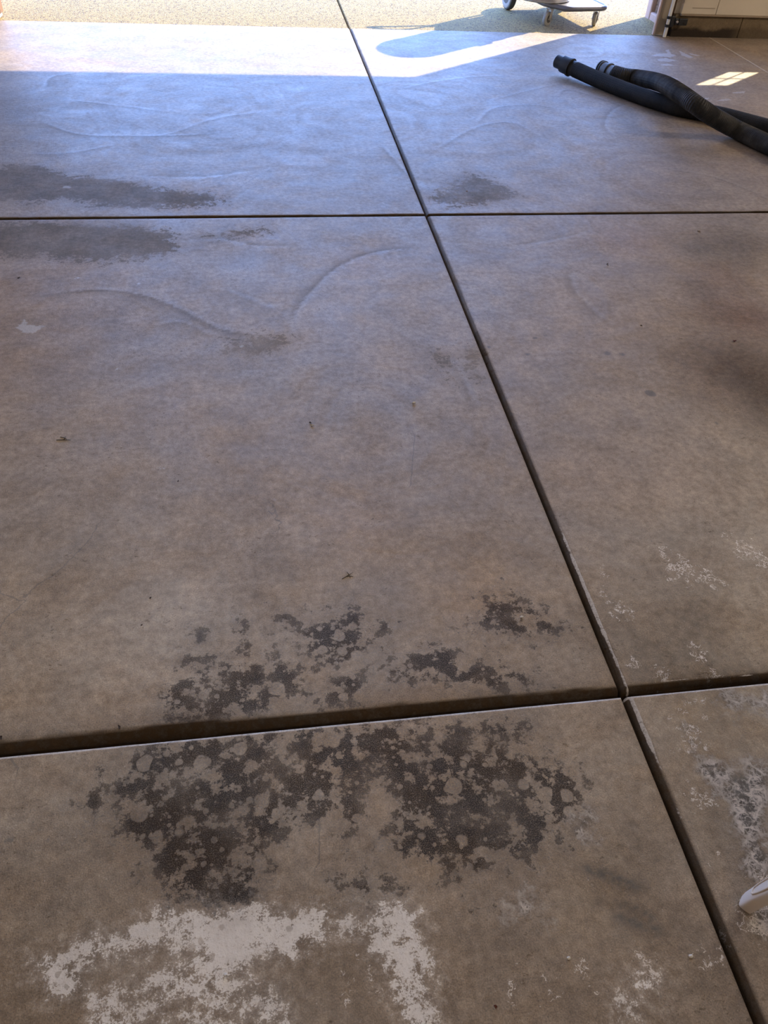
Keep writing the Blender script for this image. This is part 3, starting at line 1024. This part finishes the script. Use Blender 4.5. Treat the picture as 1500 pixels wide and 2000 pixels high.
# pebble-dashed outside pier with a pink trim
pier = bmesh.new()
box(pier, 3.765, 4.6, YF + .16, 8.11, -.02, DOOR_H)
pier_o = tag(link('trim_3', pier, M['pebbledash']), 'pebbledash pier outside the right door post with pink edge trim', None, None, 'structure')
b2 = bmesh.new()
box(b2, 3.728, 3.80, 8.05, 8.15, -.02, DOOR_H, .012, 2)
box(b2, 3.735, 3.80, YF + .16, 8.06, -.02, .055, .012, 2)
box(b2, 3.78, 4.62, 8.09, 8.15, -.02, .06, .01, 2)
link('pink_edge_trim', b2, M['pink_trim'], pier_o)
pier2 = bmesh.new()
box(pier2, -3.2, -2.3, YF + .14, 8.11, -.02, DOOR_H)
tag(link('trim_4', pier2, M['pebbledash']), 'pebbledash pier outside the left end of the door opening', None, None, 'structure')

# window with four panes in the front wall, its sun patch falls on the floor
win = empty('window_1', (0, 0, 0))
tag(win, 'small four pane window in the front wall right of the door', None, None, 'structure')
fy0, fy1 = YF + .012, YF + .040
wx0, wx1, wz0, wz1 = 5.075, 5.365, 1.19, 1.60
b2 = bmesh.new()
box(b2, WX0, wx0, fy0, fy1, WZ0, WZ1 + .2)
box(b2, wx1, WX1 + .25, fy0, fy1, WZ0, WZ1 + .2)
box(b2, wx0, wx1, fy0, fy1, WZ0, wz0)
box(b2, wx0, wx1, fy0, fy1, wz1, WZ1 + .2)
link('window_frame', b2, M['white_trim'], win)
b2 = bmesh.new()
box(b2, (wx0 + wx1) / 2 - .005, (wx0 + wx1) / 2 + .005, fy0 + .008, fy0 + .018, wz0, wz1)
link('muntin', b2, M['white_trim'], win)
b2 = bmesh.new()
box(b2, wx0, wx1, fy0 + .008, fy0 + .018, (wz0 + wz1) / 2 - .005, (wz0 + wz1) / 2 + .005)
link('muntin', b2, M['white_trim'], win)
for i in range(2):
    for j in range(2):
        b2 = bmesh.new()
        ax, az = wx0 + i * (wx1 - wx0) / 2, wz0 + j * (wz1 - wz0) / 2
        box(b2, ax + .004, ax + (wx1 - wx0) / 2 - .004, fy0 + .011, fy0 + .014, az + .004, az + (wz1 - wz0) / 2 - .004)
        link('pane', b2, M['glass'], win)

# added fill lamps under the ceiling, out of view
for i, (lx, ly) in enumerate(((-.7, 2.3), (2.6, 2.3), (.9, -2.2), (6.5, 4.3))):
    L = empty('fill_lamp', (lx, ly, ZC - .07), 0,
              ('added fill lamp under the ceiling, left one of the front pair', 'added fill lamp under the ceiling, right one of the front pair',
               'added fill lamp under the ceiling near the back wall',
               'added fill lamp under the ceiling near the front right corner')[i], 'added fill lamp', 'added fill lamps')
    b2 = bmesh.new()
    box(b2, -.62, .62, -.08, .08, .02, .07, .008, 2)
    link('fill_housing', b2, M['white_trim'], L)
    ld = bpy.data.lights.new('fill_light', 'AREA')
    ld.shape = 'RECTANGLE'
    ld.size, ld.size_y = 1.2, .14
    ld.energy = FILL_WATTS[i]
    ld.color = FILL_COLOR[i]
    lo = bpy.data.objects.new('fill_light', ld)
    col.objects.link(lo)
    lo.parent = L
    lo.location = (0, 0, .012)

# ------------------------------------------------------------------ white rod in a black clamp beside the right post
rod_base = at(1297, 73)
rod = empty('track_rod', (rod_base[0], rod_base[1] - .0, 0), 0, 'white vertical steel rod held by a black clamp beside the door post', 'rod')
b2 = bmesh.new()
box(b2, -.013, .013, -.010, .010, 0.001, 2.3, .004, 2)
link('rod_bar', b2, M['rod'], rod)
for z in (.090, .152):
    b2 = bmesh.new()
    sweep(b2, [(0, 0, z - .010), (0, 0, z + .010)], .022, 14)
    link('clamp_ring', b2, M['black'], rod)
b2 = bmesh.new()
box(b2, .014, .050, -.020, .020, .082, .165, .006, 2)
box(b2, .050, .085, -.024, .010, .100, .150, .006, 2)
box(b2, .085, .165, -.030, .000, .098, .150, .004, 2)
box(b2, .130, .160, -.040, -.028, .112, .120, .002, 1)
link('clamp_bracket', b2, M['black_scuffed'], rod)
b2 = bmesh.new()
lathe(b2, [(0, 0), (.011, 0), (.011, .008), (.006, .014), (0, .014)], 12, Matrix.Translation((.07, -.024, .125)) @ Matrix.Rotation(PI / 2, 4, 'X'))
tag(link('clamp_bolt', b2, M['steel'], rod), 'bright steel bolt')

# ------------------------------------------------------------------ vacuum hoses
HR = .052


def hose_path(px):
    return [Vector(at(x, y, z)) for x, y, z in px]


def ribbed(path, r, pitch, depth, name, mat, parent, seg=22):
    pts = catmull(path, 40)
    # resample evenly
    L = [0.0]
    for a, b in zip(pts, pts[1:]):
        L.append(L[-1] + (b - a).length)
    total = L[-1]
    n = int(total / (pitch / 4))
    out, rad = [], []
    j = 0
    for i in range(n + 1):
        s = total * i / n
        while j < len(L) - 2 and L[j + 1] < s:
            j += 1
        f = (s - L[j]) / max(L[j + 1] - L[j], 1e-9)
        out.append(pts[j].lerp(pts[j + 1], f))
        rad.append(r - depth * (0.5 + 0.5 * math.cos(2 * PI * s / pitch)))
    o0 = parent.location
    b = bmesh.new()
    sweep(b, [p - Vector(o0) for p in out], rad, seg)
    return link(name, b, mat, parent, smooth=False)


def cuff(parent, name, p0, p1, prof, mat, label=None):
    """turned piece from p0 towards p1; profile (r, distance)"""
    d = (p1 - p0).normalized()
    q = d.to_track_quat('Z', 'Y').to_matrix().to_4x4()
    m = Matrix.Translation(p0 - Vector(parent.location)) @ q
    b = bmesh.new()
    lathe(b, prof, 26, m)
    o = link(name, b, mat, parent, smooth=True)
    if label:
        o['label'] = label
    return o


z1 = HR
h1 = hose_path([(1124, 136, .066), (1160, 152, .057), (1200, 168, z1), (1240, 183, z1), (1280, 197, z1), (1320, 209, z1), (1360, 217, z1),
                (1400, 224, z1), (1440, 234, z1), (1500, 250, z1), (1580, 268, z1), (1700, 290, z1)])
hose1 = empty('vacuum_hose', (h1[2].x, h1[2].y, 0), 0, 'straight black vacuum hose whose open end lies nearest the sunlit strip', 'hose', 'vacuum hoses on the floor')
ribbed(h1, HR, .010, .0020, 'hose_tube', M['hose_black'], hose1)
e1 = Vector(at(1087, 119, .085))
cuff(hose1, 'hose_cuff', e1, h1[0], [(.036, .0), (.040, -.0), (.044, .004), (.044, .060), (.0555, .062), (.0565, .070), (.0565, .122), (.061, .124), (.061, .140), (.050, .142), (.050, .22)], M['black'])
cuff(hose1, 'cuff_bore', e1, h1[0], [(.034, -.0015), (.034, .001)], M['tyre_dark'])

h2 = hose_path([(1197, 143, .060), (1215, 148, .058), (1243, 152, .062), (1272, 157, .108), (1300, 166, .162), (1328, 183, .194), (1358, 204, .184), (1395, 229, .120),
                (1440, 254, .056), (1480, 273, .053), (1540, 300, .053), (1640, 335, .053)])
hose2 = empty('vacuum_hose', (h2[1].x, h2[1].y, 0), 0, 'dusty ribbed grey-black hose that humps over the straight hose', 'hose', 'vacuum hoses on the floor')
ribbed(h2, .054, .0115, .0030, 'hose_tube', M['hose_grey'], hose2)
e2 = Vector(at(1172, 133, .058))
cuff(hose2, 'hose_cuff', e2, h2[0], [(.040, 0), (.046, .002), (.050, .008), (.050, .070), (.046, .095), (.048, .16)], M['cuff_grey'], 'grey cuff with black rings')
for a, r in ((.010, .056), (.030, .056), (.098, .056)):
    cuff(hose2, 'cuff_ring', e2 + (h2[0] - e2).normalized() * a, h2[0], [(.044, 0), (r - .004, 0), (r, .003), (r, .009), (r - .004, .012), (.044, .012)], M['black'])
cuff(hose2, 'cuff_bore', e2, h2[0], [(.039, -.0015), (.039, .001)], M['tyre_dark'])

# ------------------------------------------------------------------ dust extractor on a wheeled base
EX_RZ = math.radians(10)
ext = empty('dust_extractor', (2.81, 7.92, -.006), EX_RZ, 'silver drum dust extractor on a grey wheeled base out on the driveway', 'extractor')


def loc_of(wx, wy):
    d = Matrix.Rotation(-EX_RZ, 2) @ Vector((wx - 2.81, wy - 7.92))
    return d.x, d.y


# base tray: outline with chamfered corners, bumper tube round it
HW = .265
outline = [(-HW, .50), (-HW, -.14), (-HW + .14, -.345), (HW - .05, -.345), (HW, -.30), (HW, .50)]
b2 = bmesh.new()
top = [b2.verts.new((x, y, .172)) for x, y in outline]
bot = [b2.verts.new((x, y, .150)) for x, y in outline]
b2.faces.new(top)
b2.faces.new(bot[::-1])
for i in range(len(outline)):
    j = (i + 1) % len(outline)
    b2.faces.new((bot[i], bot[j], top[j], top[i]))
link('base_tray', b2, M['steel'], ext)
b2 = bmesh.new()
ring = []
for i in range(len(outline)):
    a, b, c = Vector(outline[i - 1]), Vector(outline[i]), Vector(outline[(i + 1) % len(outline)])
    p, q = b + (a - b).normalized() * .035, b + (c - b).normalized() * .035
    for t_ in (0, .25, .5, .75, 1):
        v_ = p * (1 - t_) ** 2 + b * 2 * t_ * (1 - t_) + q * t_ ** 2
        ring.append((v_.x, v_.y, .158))
sweep(b2, ring, .020, 12, closed=True)
link('bumper_tube', b2, M['steel_grey'], ext, smooth=True)


def wheel_prof(r, w, rr):
    return [(r * .55, -w * .5), (r - rr, -w * .5), (r - rr * .3, -w * .42), (r, -w * .15), (r, w * .15), (r - rr * .3, w * .42), (r - rr, w * .5), (r * .55, w * .5)]


def caster(wx, wy, swivel, label=None):
    x, y = loc_of(wx, wy)
    c = empty('caster', (x, y, 0))
    c.parent = ext
    if label:
        c['label'] = label
    c.rotation_euler = (0, 0, swivel - EX_RZ)
    r = .056
    m = Matrix.Translation((0, 0, r)) @ Matrix.Rotation(PI / 2, 4, 'X')
    b = bmesh.new()
    lathe(b, wheel_prof(r, .034, .012), 26, m)
    link('caster_wheel', b, M['tyre'], c, smooth=True)
    b = bmesh.new()
    lathe(b, [(0, -.022), (.016, -.022), (.030, -.018), (.030, .018), (.016, .022), (0, .022)], 18, m)
    link('wheel_hub', b, M['tyre_dark'], c, smooth=True)
    b = bmesh.new()
    for s in (-1, 1):
        mm = Matrix.Translation((.012, s * .024, .093)) @ Matrix.Rotation(.28, 4, 'Y')
        box(b, -.016, .016, -.0025, .0025, -.048, .042, .002, 1, mm)
    box(b, -.005, .055, -.028, .028, .128, .136, .002, 1)
    lathe(b, [(0, .134), (.022, .134), (.022, .150), (0, .150)], 16, Matrix.Translation((.025, 0, 0)))
    link('caster_fork', b, M['steel'], c)
    b = bmesh.new()
    lathe(b, [(0, -.031), (.008, -.031), (.008, .031), (0, .031)], 10, m)
    link('axle_bolt', b, M['steel'], c)
    return c


caster(2.608, 7.69, math.radians(36))
caster(3.072, 7.735, math.radians(58))
for wx, wy, s in ((2.405, 8.30, -1), (2.95, 8.39, 1)):
    x, y = loc_of(wx, wy)
    r = .125
    m = Matrix.Translation((x, y, r)) @ Matrix.Rotation(math.radians(-2), 4, 'Z') @ Matrix.Rotation(PI / 2, 4, 'Y')
    b = bmesh.new()
    lathe(b, [(r * .55, -.030), (r - .016, -.030), (r - .004, -.024), (r, -.012), (r, .012), (r - .004, .024), (r - .016, .030), (r * .55, .030)], 36, m)
    w = link('rear_wheel', b, M['tyre_dark'], ext, smooth=True)
    for q in (-1, 1):
        b = bmesh.new()
        lathe(b, [(r * .60, q * .0295), (r * .62, q * .033), (r - .020, q * .033), (r - .014, q * .0305), (r - .012, q * .028), (r * .60, q * .028)], 36, m)
        link('side_wall', b, M['tyre'], w, smooth=True)
    b = bmesh.new()
    lathe(b, [(0, -.034), (.022, -.034), (.028, -.024), (r * .56, -.018), (r * .56, .018), (.028, .024), (.022, .034), (0, .034)], 28, m)
    link('wheel_hub', b, M['hub'], w, smooth=True)
b2 = bmesh.new()
xa, ya = loc_of(2.405, 8.30)
xb, yb = loc_of(2.95, 8.39)
sweep(b2, [(xa, ya, .125), (xb, yb, .125)], .012, 12)
box(b2, -.20, -.15, .32, .40, .115, .155)
box(b2, .10, .15, .32, .40, .115, .155)
link('rear_axle', b2, M['steel_grey'], ext)
# a plate under the tray, on the left by the front caster
b2 = bmesh.new()
box(b2, -.15, .08, -.30, -.20, .128, .150, .004, 1)
link('swivel_plate', b2, M['steel'], ext)
# drum
dx, dy = loc_of(2.60, 7.925)
b2 = bmesh.new()
lathe(b2, [(.25, .172), (.262, .18), (.262, .74), (.255, .75), (.255, .77)], 48, Matrix.Translation((dx, dy, 0)))
drum = link('drum', b2, M['drum'], ext, smooth=True)
for z in (.19, .40, .62):
    b2 = bmesh.new()
    lathe(b2, [(.258, z), (.270, z + .004), (.270, z + .018), (.258, z + .022)], 48, Matrix.Translation((dx, dy, 0)))
    link('drum_hoop', b2, M['steel'], drum, smooth=True)
b2 = bmesh.new()
lathe(b2, [(.262, .755), (.274, .765), (.274, .82), (.268, .83), (.262, 1.10), (.268, 1.14), (.262, 1.20), (.23, 1.245), (.12, 1.265), (0, 1.27)], 48, Matrix.Translation((dx, dy, 0)))
head = link('motor_head', b2, M['steel_grey'], ext, smooth=True)
for s in (-1, 1):
    b2 = bmesh.new()
    box(b2, dx + s * .10 - .012, dx + s * .10 + .012, dy - .275, dy - .243, .70, .82, .003, 1)
    link('latch', b2, M['steel'], ext)
# filter box on the rear of the tray
b2 = bmesh.new()
box(b2, -.25, .22, .30, .47, .173, .78, .02, 2)
fbox = link('filter_box', b2, M['steel_grey'], ext)
b2 = bmesh.new()
box(b2, -.10, .07, .34, .44, .78, .98, .015, 2)
link('filter_cap', b2, M['black'], fbox)
# push handle: two uprights behind the drum bent outwards to the left, cross bar
hx0, hx1 = -.27, .24
b2 = bmesh.new()
for hx, hq in ((hx0, -.47), (hx1, .27)):
    sweep(b2, catmull([(hx, .485, .16), (hx, .485, .6), (hx, .49, .92), ((hx + hq) / 2, .54, 1.04), (hq, .69, 1.10)], 8), .016, 10)
sweep(b2, [(-.47, .69, 1.10), (.27, .69, 1.10)], .016, 10)
sweep(b2, [(hx0, .485, .86), (hx1, .485, .86)], .014, 10)
link('push_handle', b2, M['steel_grey'], ext, smooth=True)
for hx in (-.39, .19):
    b2 = bmesh.new()
    sweep(b2, [(hx - .06, .69, 1.10), (hx + .06, .69, 1.10)], .021, 14)
    link('grip', b2, M['black'], ext, smooth=True)
# inlet hose looped at the drum's left
b2 = bmesh.new()
sweep(b2, catmull([(dx - .25, dy, .55), (dx - .36, dy + .05, .56), (dx - .42, dy + .16, .48), (dx - .40, dy + .24, .36), (dx - .30, dy + .30, .30)], 10), .030, 14)
link('inlet_hose', b2, M['hose_black'], ext, smooth=True)

# ------------------------------------------------------------------ white plastic stool, one leg in view at the right edge
sx, sy = .872, .430
stool = empty('plastic_stool', (sx + .20, sy - .02, 0), 0, 'white plastic stool, only its tapered foot shows at the right edge', 'stool')


def stool_leg(fx, fy, tx, ty):
    """tapered leg from foot (fx, fy) up to (tx, ty) at the top, with a raised panel on its outer face"""
    H = .42
    b = bmesh.new()
    n = 14
    rings = []
    ang = math.atan2(fy - ty, fx - tx)
    ca, sa = math.cos(ang), math.sin(ang)
    for i in range(n + 1):
        f = i / n
        z = .002 + H * f
        hw = .0185 + .020 * f
        hd = .0125 + .010 * f
        if i == 0:
            hw, hd = hw - .004, hd - .004
        if i == 1:
            z = .010
        cx, cy = fx + (tx - fx) * f, fy + (ty - fy) * f
        ring_ = []
        for k in range(20):
            a = 2 * PI * k / 20
            e_ = .5
            c_, s_ = math.cos(a), math.sin(a)
            u = math.copysign(abs(c_) ** e_, c_) * hd
            v = math.copysign(abs(s_) ** e_, s_) * hw
            ring_.append(b.verts.new((cx + ca * u - sa * v, cy + sa * u + ca * v, z)))
        rings.append(ring_)
    for a_, c_ in zip(rings, rings[1:]):
        for k in range(20):
            b.faces.new((a_[k], a_[(k + 1) % 20], c_[(k + 1) % 20], c_[k]))
    b.faces.new(rings[0][::-1])
    b.faces.new(rings[-1])
    leg = link('leg', b, M['white_plastic'], stool, smooth=True)
    # moulded panel
    b = bmesh.new()
    for i0, f0 in ((0, .13),):
        pts = []
        for k in range(24):
            a = 2 * PI * k / 24
            f = .13 + .40 + math.copysign(abs(math.sin(a)) ** .3, math.sin(a)) * .40
            hw = (.0185 + .020 * f) * .62
            v = math.copysign(abs(math.cos(a)) ** .5, math.cos(a)) * hw
            u = (.0125 + .010 * f) + .0006
            cx, cy = fx + (tx - fx) * f, fy + (ty - fy) * f
            pts.append((cx + ca * u - sa * v, cy + sa * u + ca * v, .002 + H * f))
        sweep(b, pts, .0016, 6, closed=True)
    link('leg_panel_rim', b, M['white_plastic'], leg, smooth=True)


T = .10
for ux, uy in ((-.20, .02), (.20, .02), (-.20, -.38), (.20, -.38)):
    tx, ty = ux * .75, (uy + .18) * .75 - .18
    stool_leg(ux, uy, tx, ty)
b2 = bmesh.new()
box(b2, -.19, .19, -.37, .01, .42, .455, .02, 3)
link('seat', b2, M['white_plastic'], stool, smooth=True)

# ------------------------------------------------------------------ litter on the floor


def leaf(px, py, size, mat, label, seed, name='leaf_fragment', cat='leaf', flat=.35):
    p = at(px, py)
    r = random.Random(seed)
    b = bmesh.new()
    n = 9
    ctr_t = b.verts.new((0, 0, size * flat))
    topv, botv = [], []
    for k in range(n):
        a = 2 * PI * k / n
        q = size * (.45 + .6 * r.random()) * (1.0 if k % 2 else .75)
        z = size * flat * r.random() * 1.2 + .0006
        topv.append(b.verts.new((q * math.cos(a) * 1.25, q * math.sin(a) * .8, z + .0006)))
        botv.append(b.verts.new((q * math.cos(a) * 1.2, q * math.sin(a) * .76, max(z - .0008, .0))))
    cb = b.verts.new((0, 0, size * flat - .001))
    for k in range(n):
        j = (k + 1) % n
        b.faces.new((topv[k], topv[j], ctr_t))
        b.faces.new((botv[j], botv[k], cb))
        b.faces.new((topv[k], botv[k], botv[j], topv[j]))
    lowest = min(v.co.z for v in b.verts)
    for v in b.verts:
        v.co.z -= lowest
    o = link(name, b, mat)
    o.location = (p[0], p[1], 0.0003)
    o.rotation_euler = (0, 0, r.random() * 6)
    return tag(o, label, cat)


leaf(610, 832, .0075, M['leaf_pale'], 'small curled tan leaf scrap lying left of the white chip', 1)
leaf(606, 826, .005, M['leaf_dark'], 'tiny dark leaf scrap against the curled tan one', 2)
leaf(1434, 667, .009, M['leaf_red'], 'red-brown dead leaf on the dark stain at the right', 3, flat=.6)
leaf(1186, 518, .008, M['leaf_dark'], 'black dead leaf standing up right of the long joint, below the cross joint', 4, flat=1.1)
leaf(233, 1420, .005, M['leaf_dark'], 'black leaf sliver above the rolled joint at the left', 5)
leaf(2, 1441, .006, M['leaf_dark'], 'dark leaf scrap at the left edge by the joint', 6)
leaf(37, 543, .008, M['leaf_dark'], 'dark brown scrap below the worn grey patch at far left', 7, flat=.2)
leaf(967, 1965, .005, M['leaf_red'], 'tiny rust-brown scrap near the bottom edge', 8)
leaf(1252, 636, .006, M['leaf_dark'], 'thin dark scrap left of the red-brown leaf', 9, flat=.25)
leaf(912, 374, .008, M['leaf_brown'], 'brown leaf crumb beside the worn triangular patch', 10, flat=.3)
leaf(294, 1168, .0035, M['leaf_dark'], 'black crumb in the middle of the left slab', 11)
leaf(277, 1221, .0035, M['leaf_dark'], 'black crumb left of the upper round stain spots', 12)
leaf(348, 940, .004, M['leaf_dark'], 'black crumb below the pale scuff on the left slab', 13)
leaf(1365, 452, .012, M['leaf_brown'], 'brown crumb just below the cross joint at the right', 16, flat=.2)


def stone(px, py, size, label, seed, mat='stone_white'):
    p = at(px, py)
    r = random.Random(seed)
    b = bmesh.new()
    bmesh.ops.create_icosphere(b, subdivisions=2, radius=size)
    for v in b.verts:
        k = .8 + .4 * r.random()
        v.co = Vector((v.co.x * 1.15 * k, v.co.y * .85 * k, v.co.z * .6 * k))
    lo_ = min(v.co.z for v in b.verts)
    for v in b.verts:
        v.co.z -= lo_
    o = link('stone_chip', b, M[mat], smooth=True)
    o.location = (p[0], p[1], 0.0002)
    return tag(o, label, 'stone')


stone(808, 788, .0055, 'white stone chip in the middle of the slab, right of the tan leaf scrap', 1)
stone(1110, 1872, .0036, 'tiny white stone chip low on the nearest slab', 2)
stone(1019, 1206, .0038, 'pale stone chip in the dark blotch beside the long joint', 3)
stone(1348, 1868, .0040, 'pale chip lying at the edge of the long joint near the bottom', 4)
stone(440, 1905, .0030, 'small white crumb on the broad salt band', 5)


def twig(px, py, branches, rad, label):
    p = at(px, py)
    b = bmesh.new()
    for a, c in branches:
        q = [Vector(at(*k)) - Vector(p) for k in (a, c)]
        m_ = (q[0] + q[1]) / 2 + Vector((.002, .001, .0))
        sweep(b, [v_ + Vector((0, 0, rad)) for v_ in (q[0], m_, q[1])], [rad, rad * .9, rad * .5], 6)
    o = link('twig', b, M['twig'])
    o.location = (p[0], p[1], 0)
    return tag(o, label, 'twig')


twig(124, 857, [((110, 860), (138, 860)), ((118, 854), (130, 858)), ((124, 860), (128, 853))], .0012, 'thin forked dark twig on the left slab')
twig(680, 1123, [((668, 1131), (690, 1118)), ((678, 1118), (684, 1130)), ((676, 1126), (690, 1126))], .0008, 'thin forked dark twig above the mildew blotches')
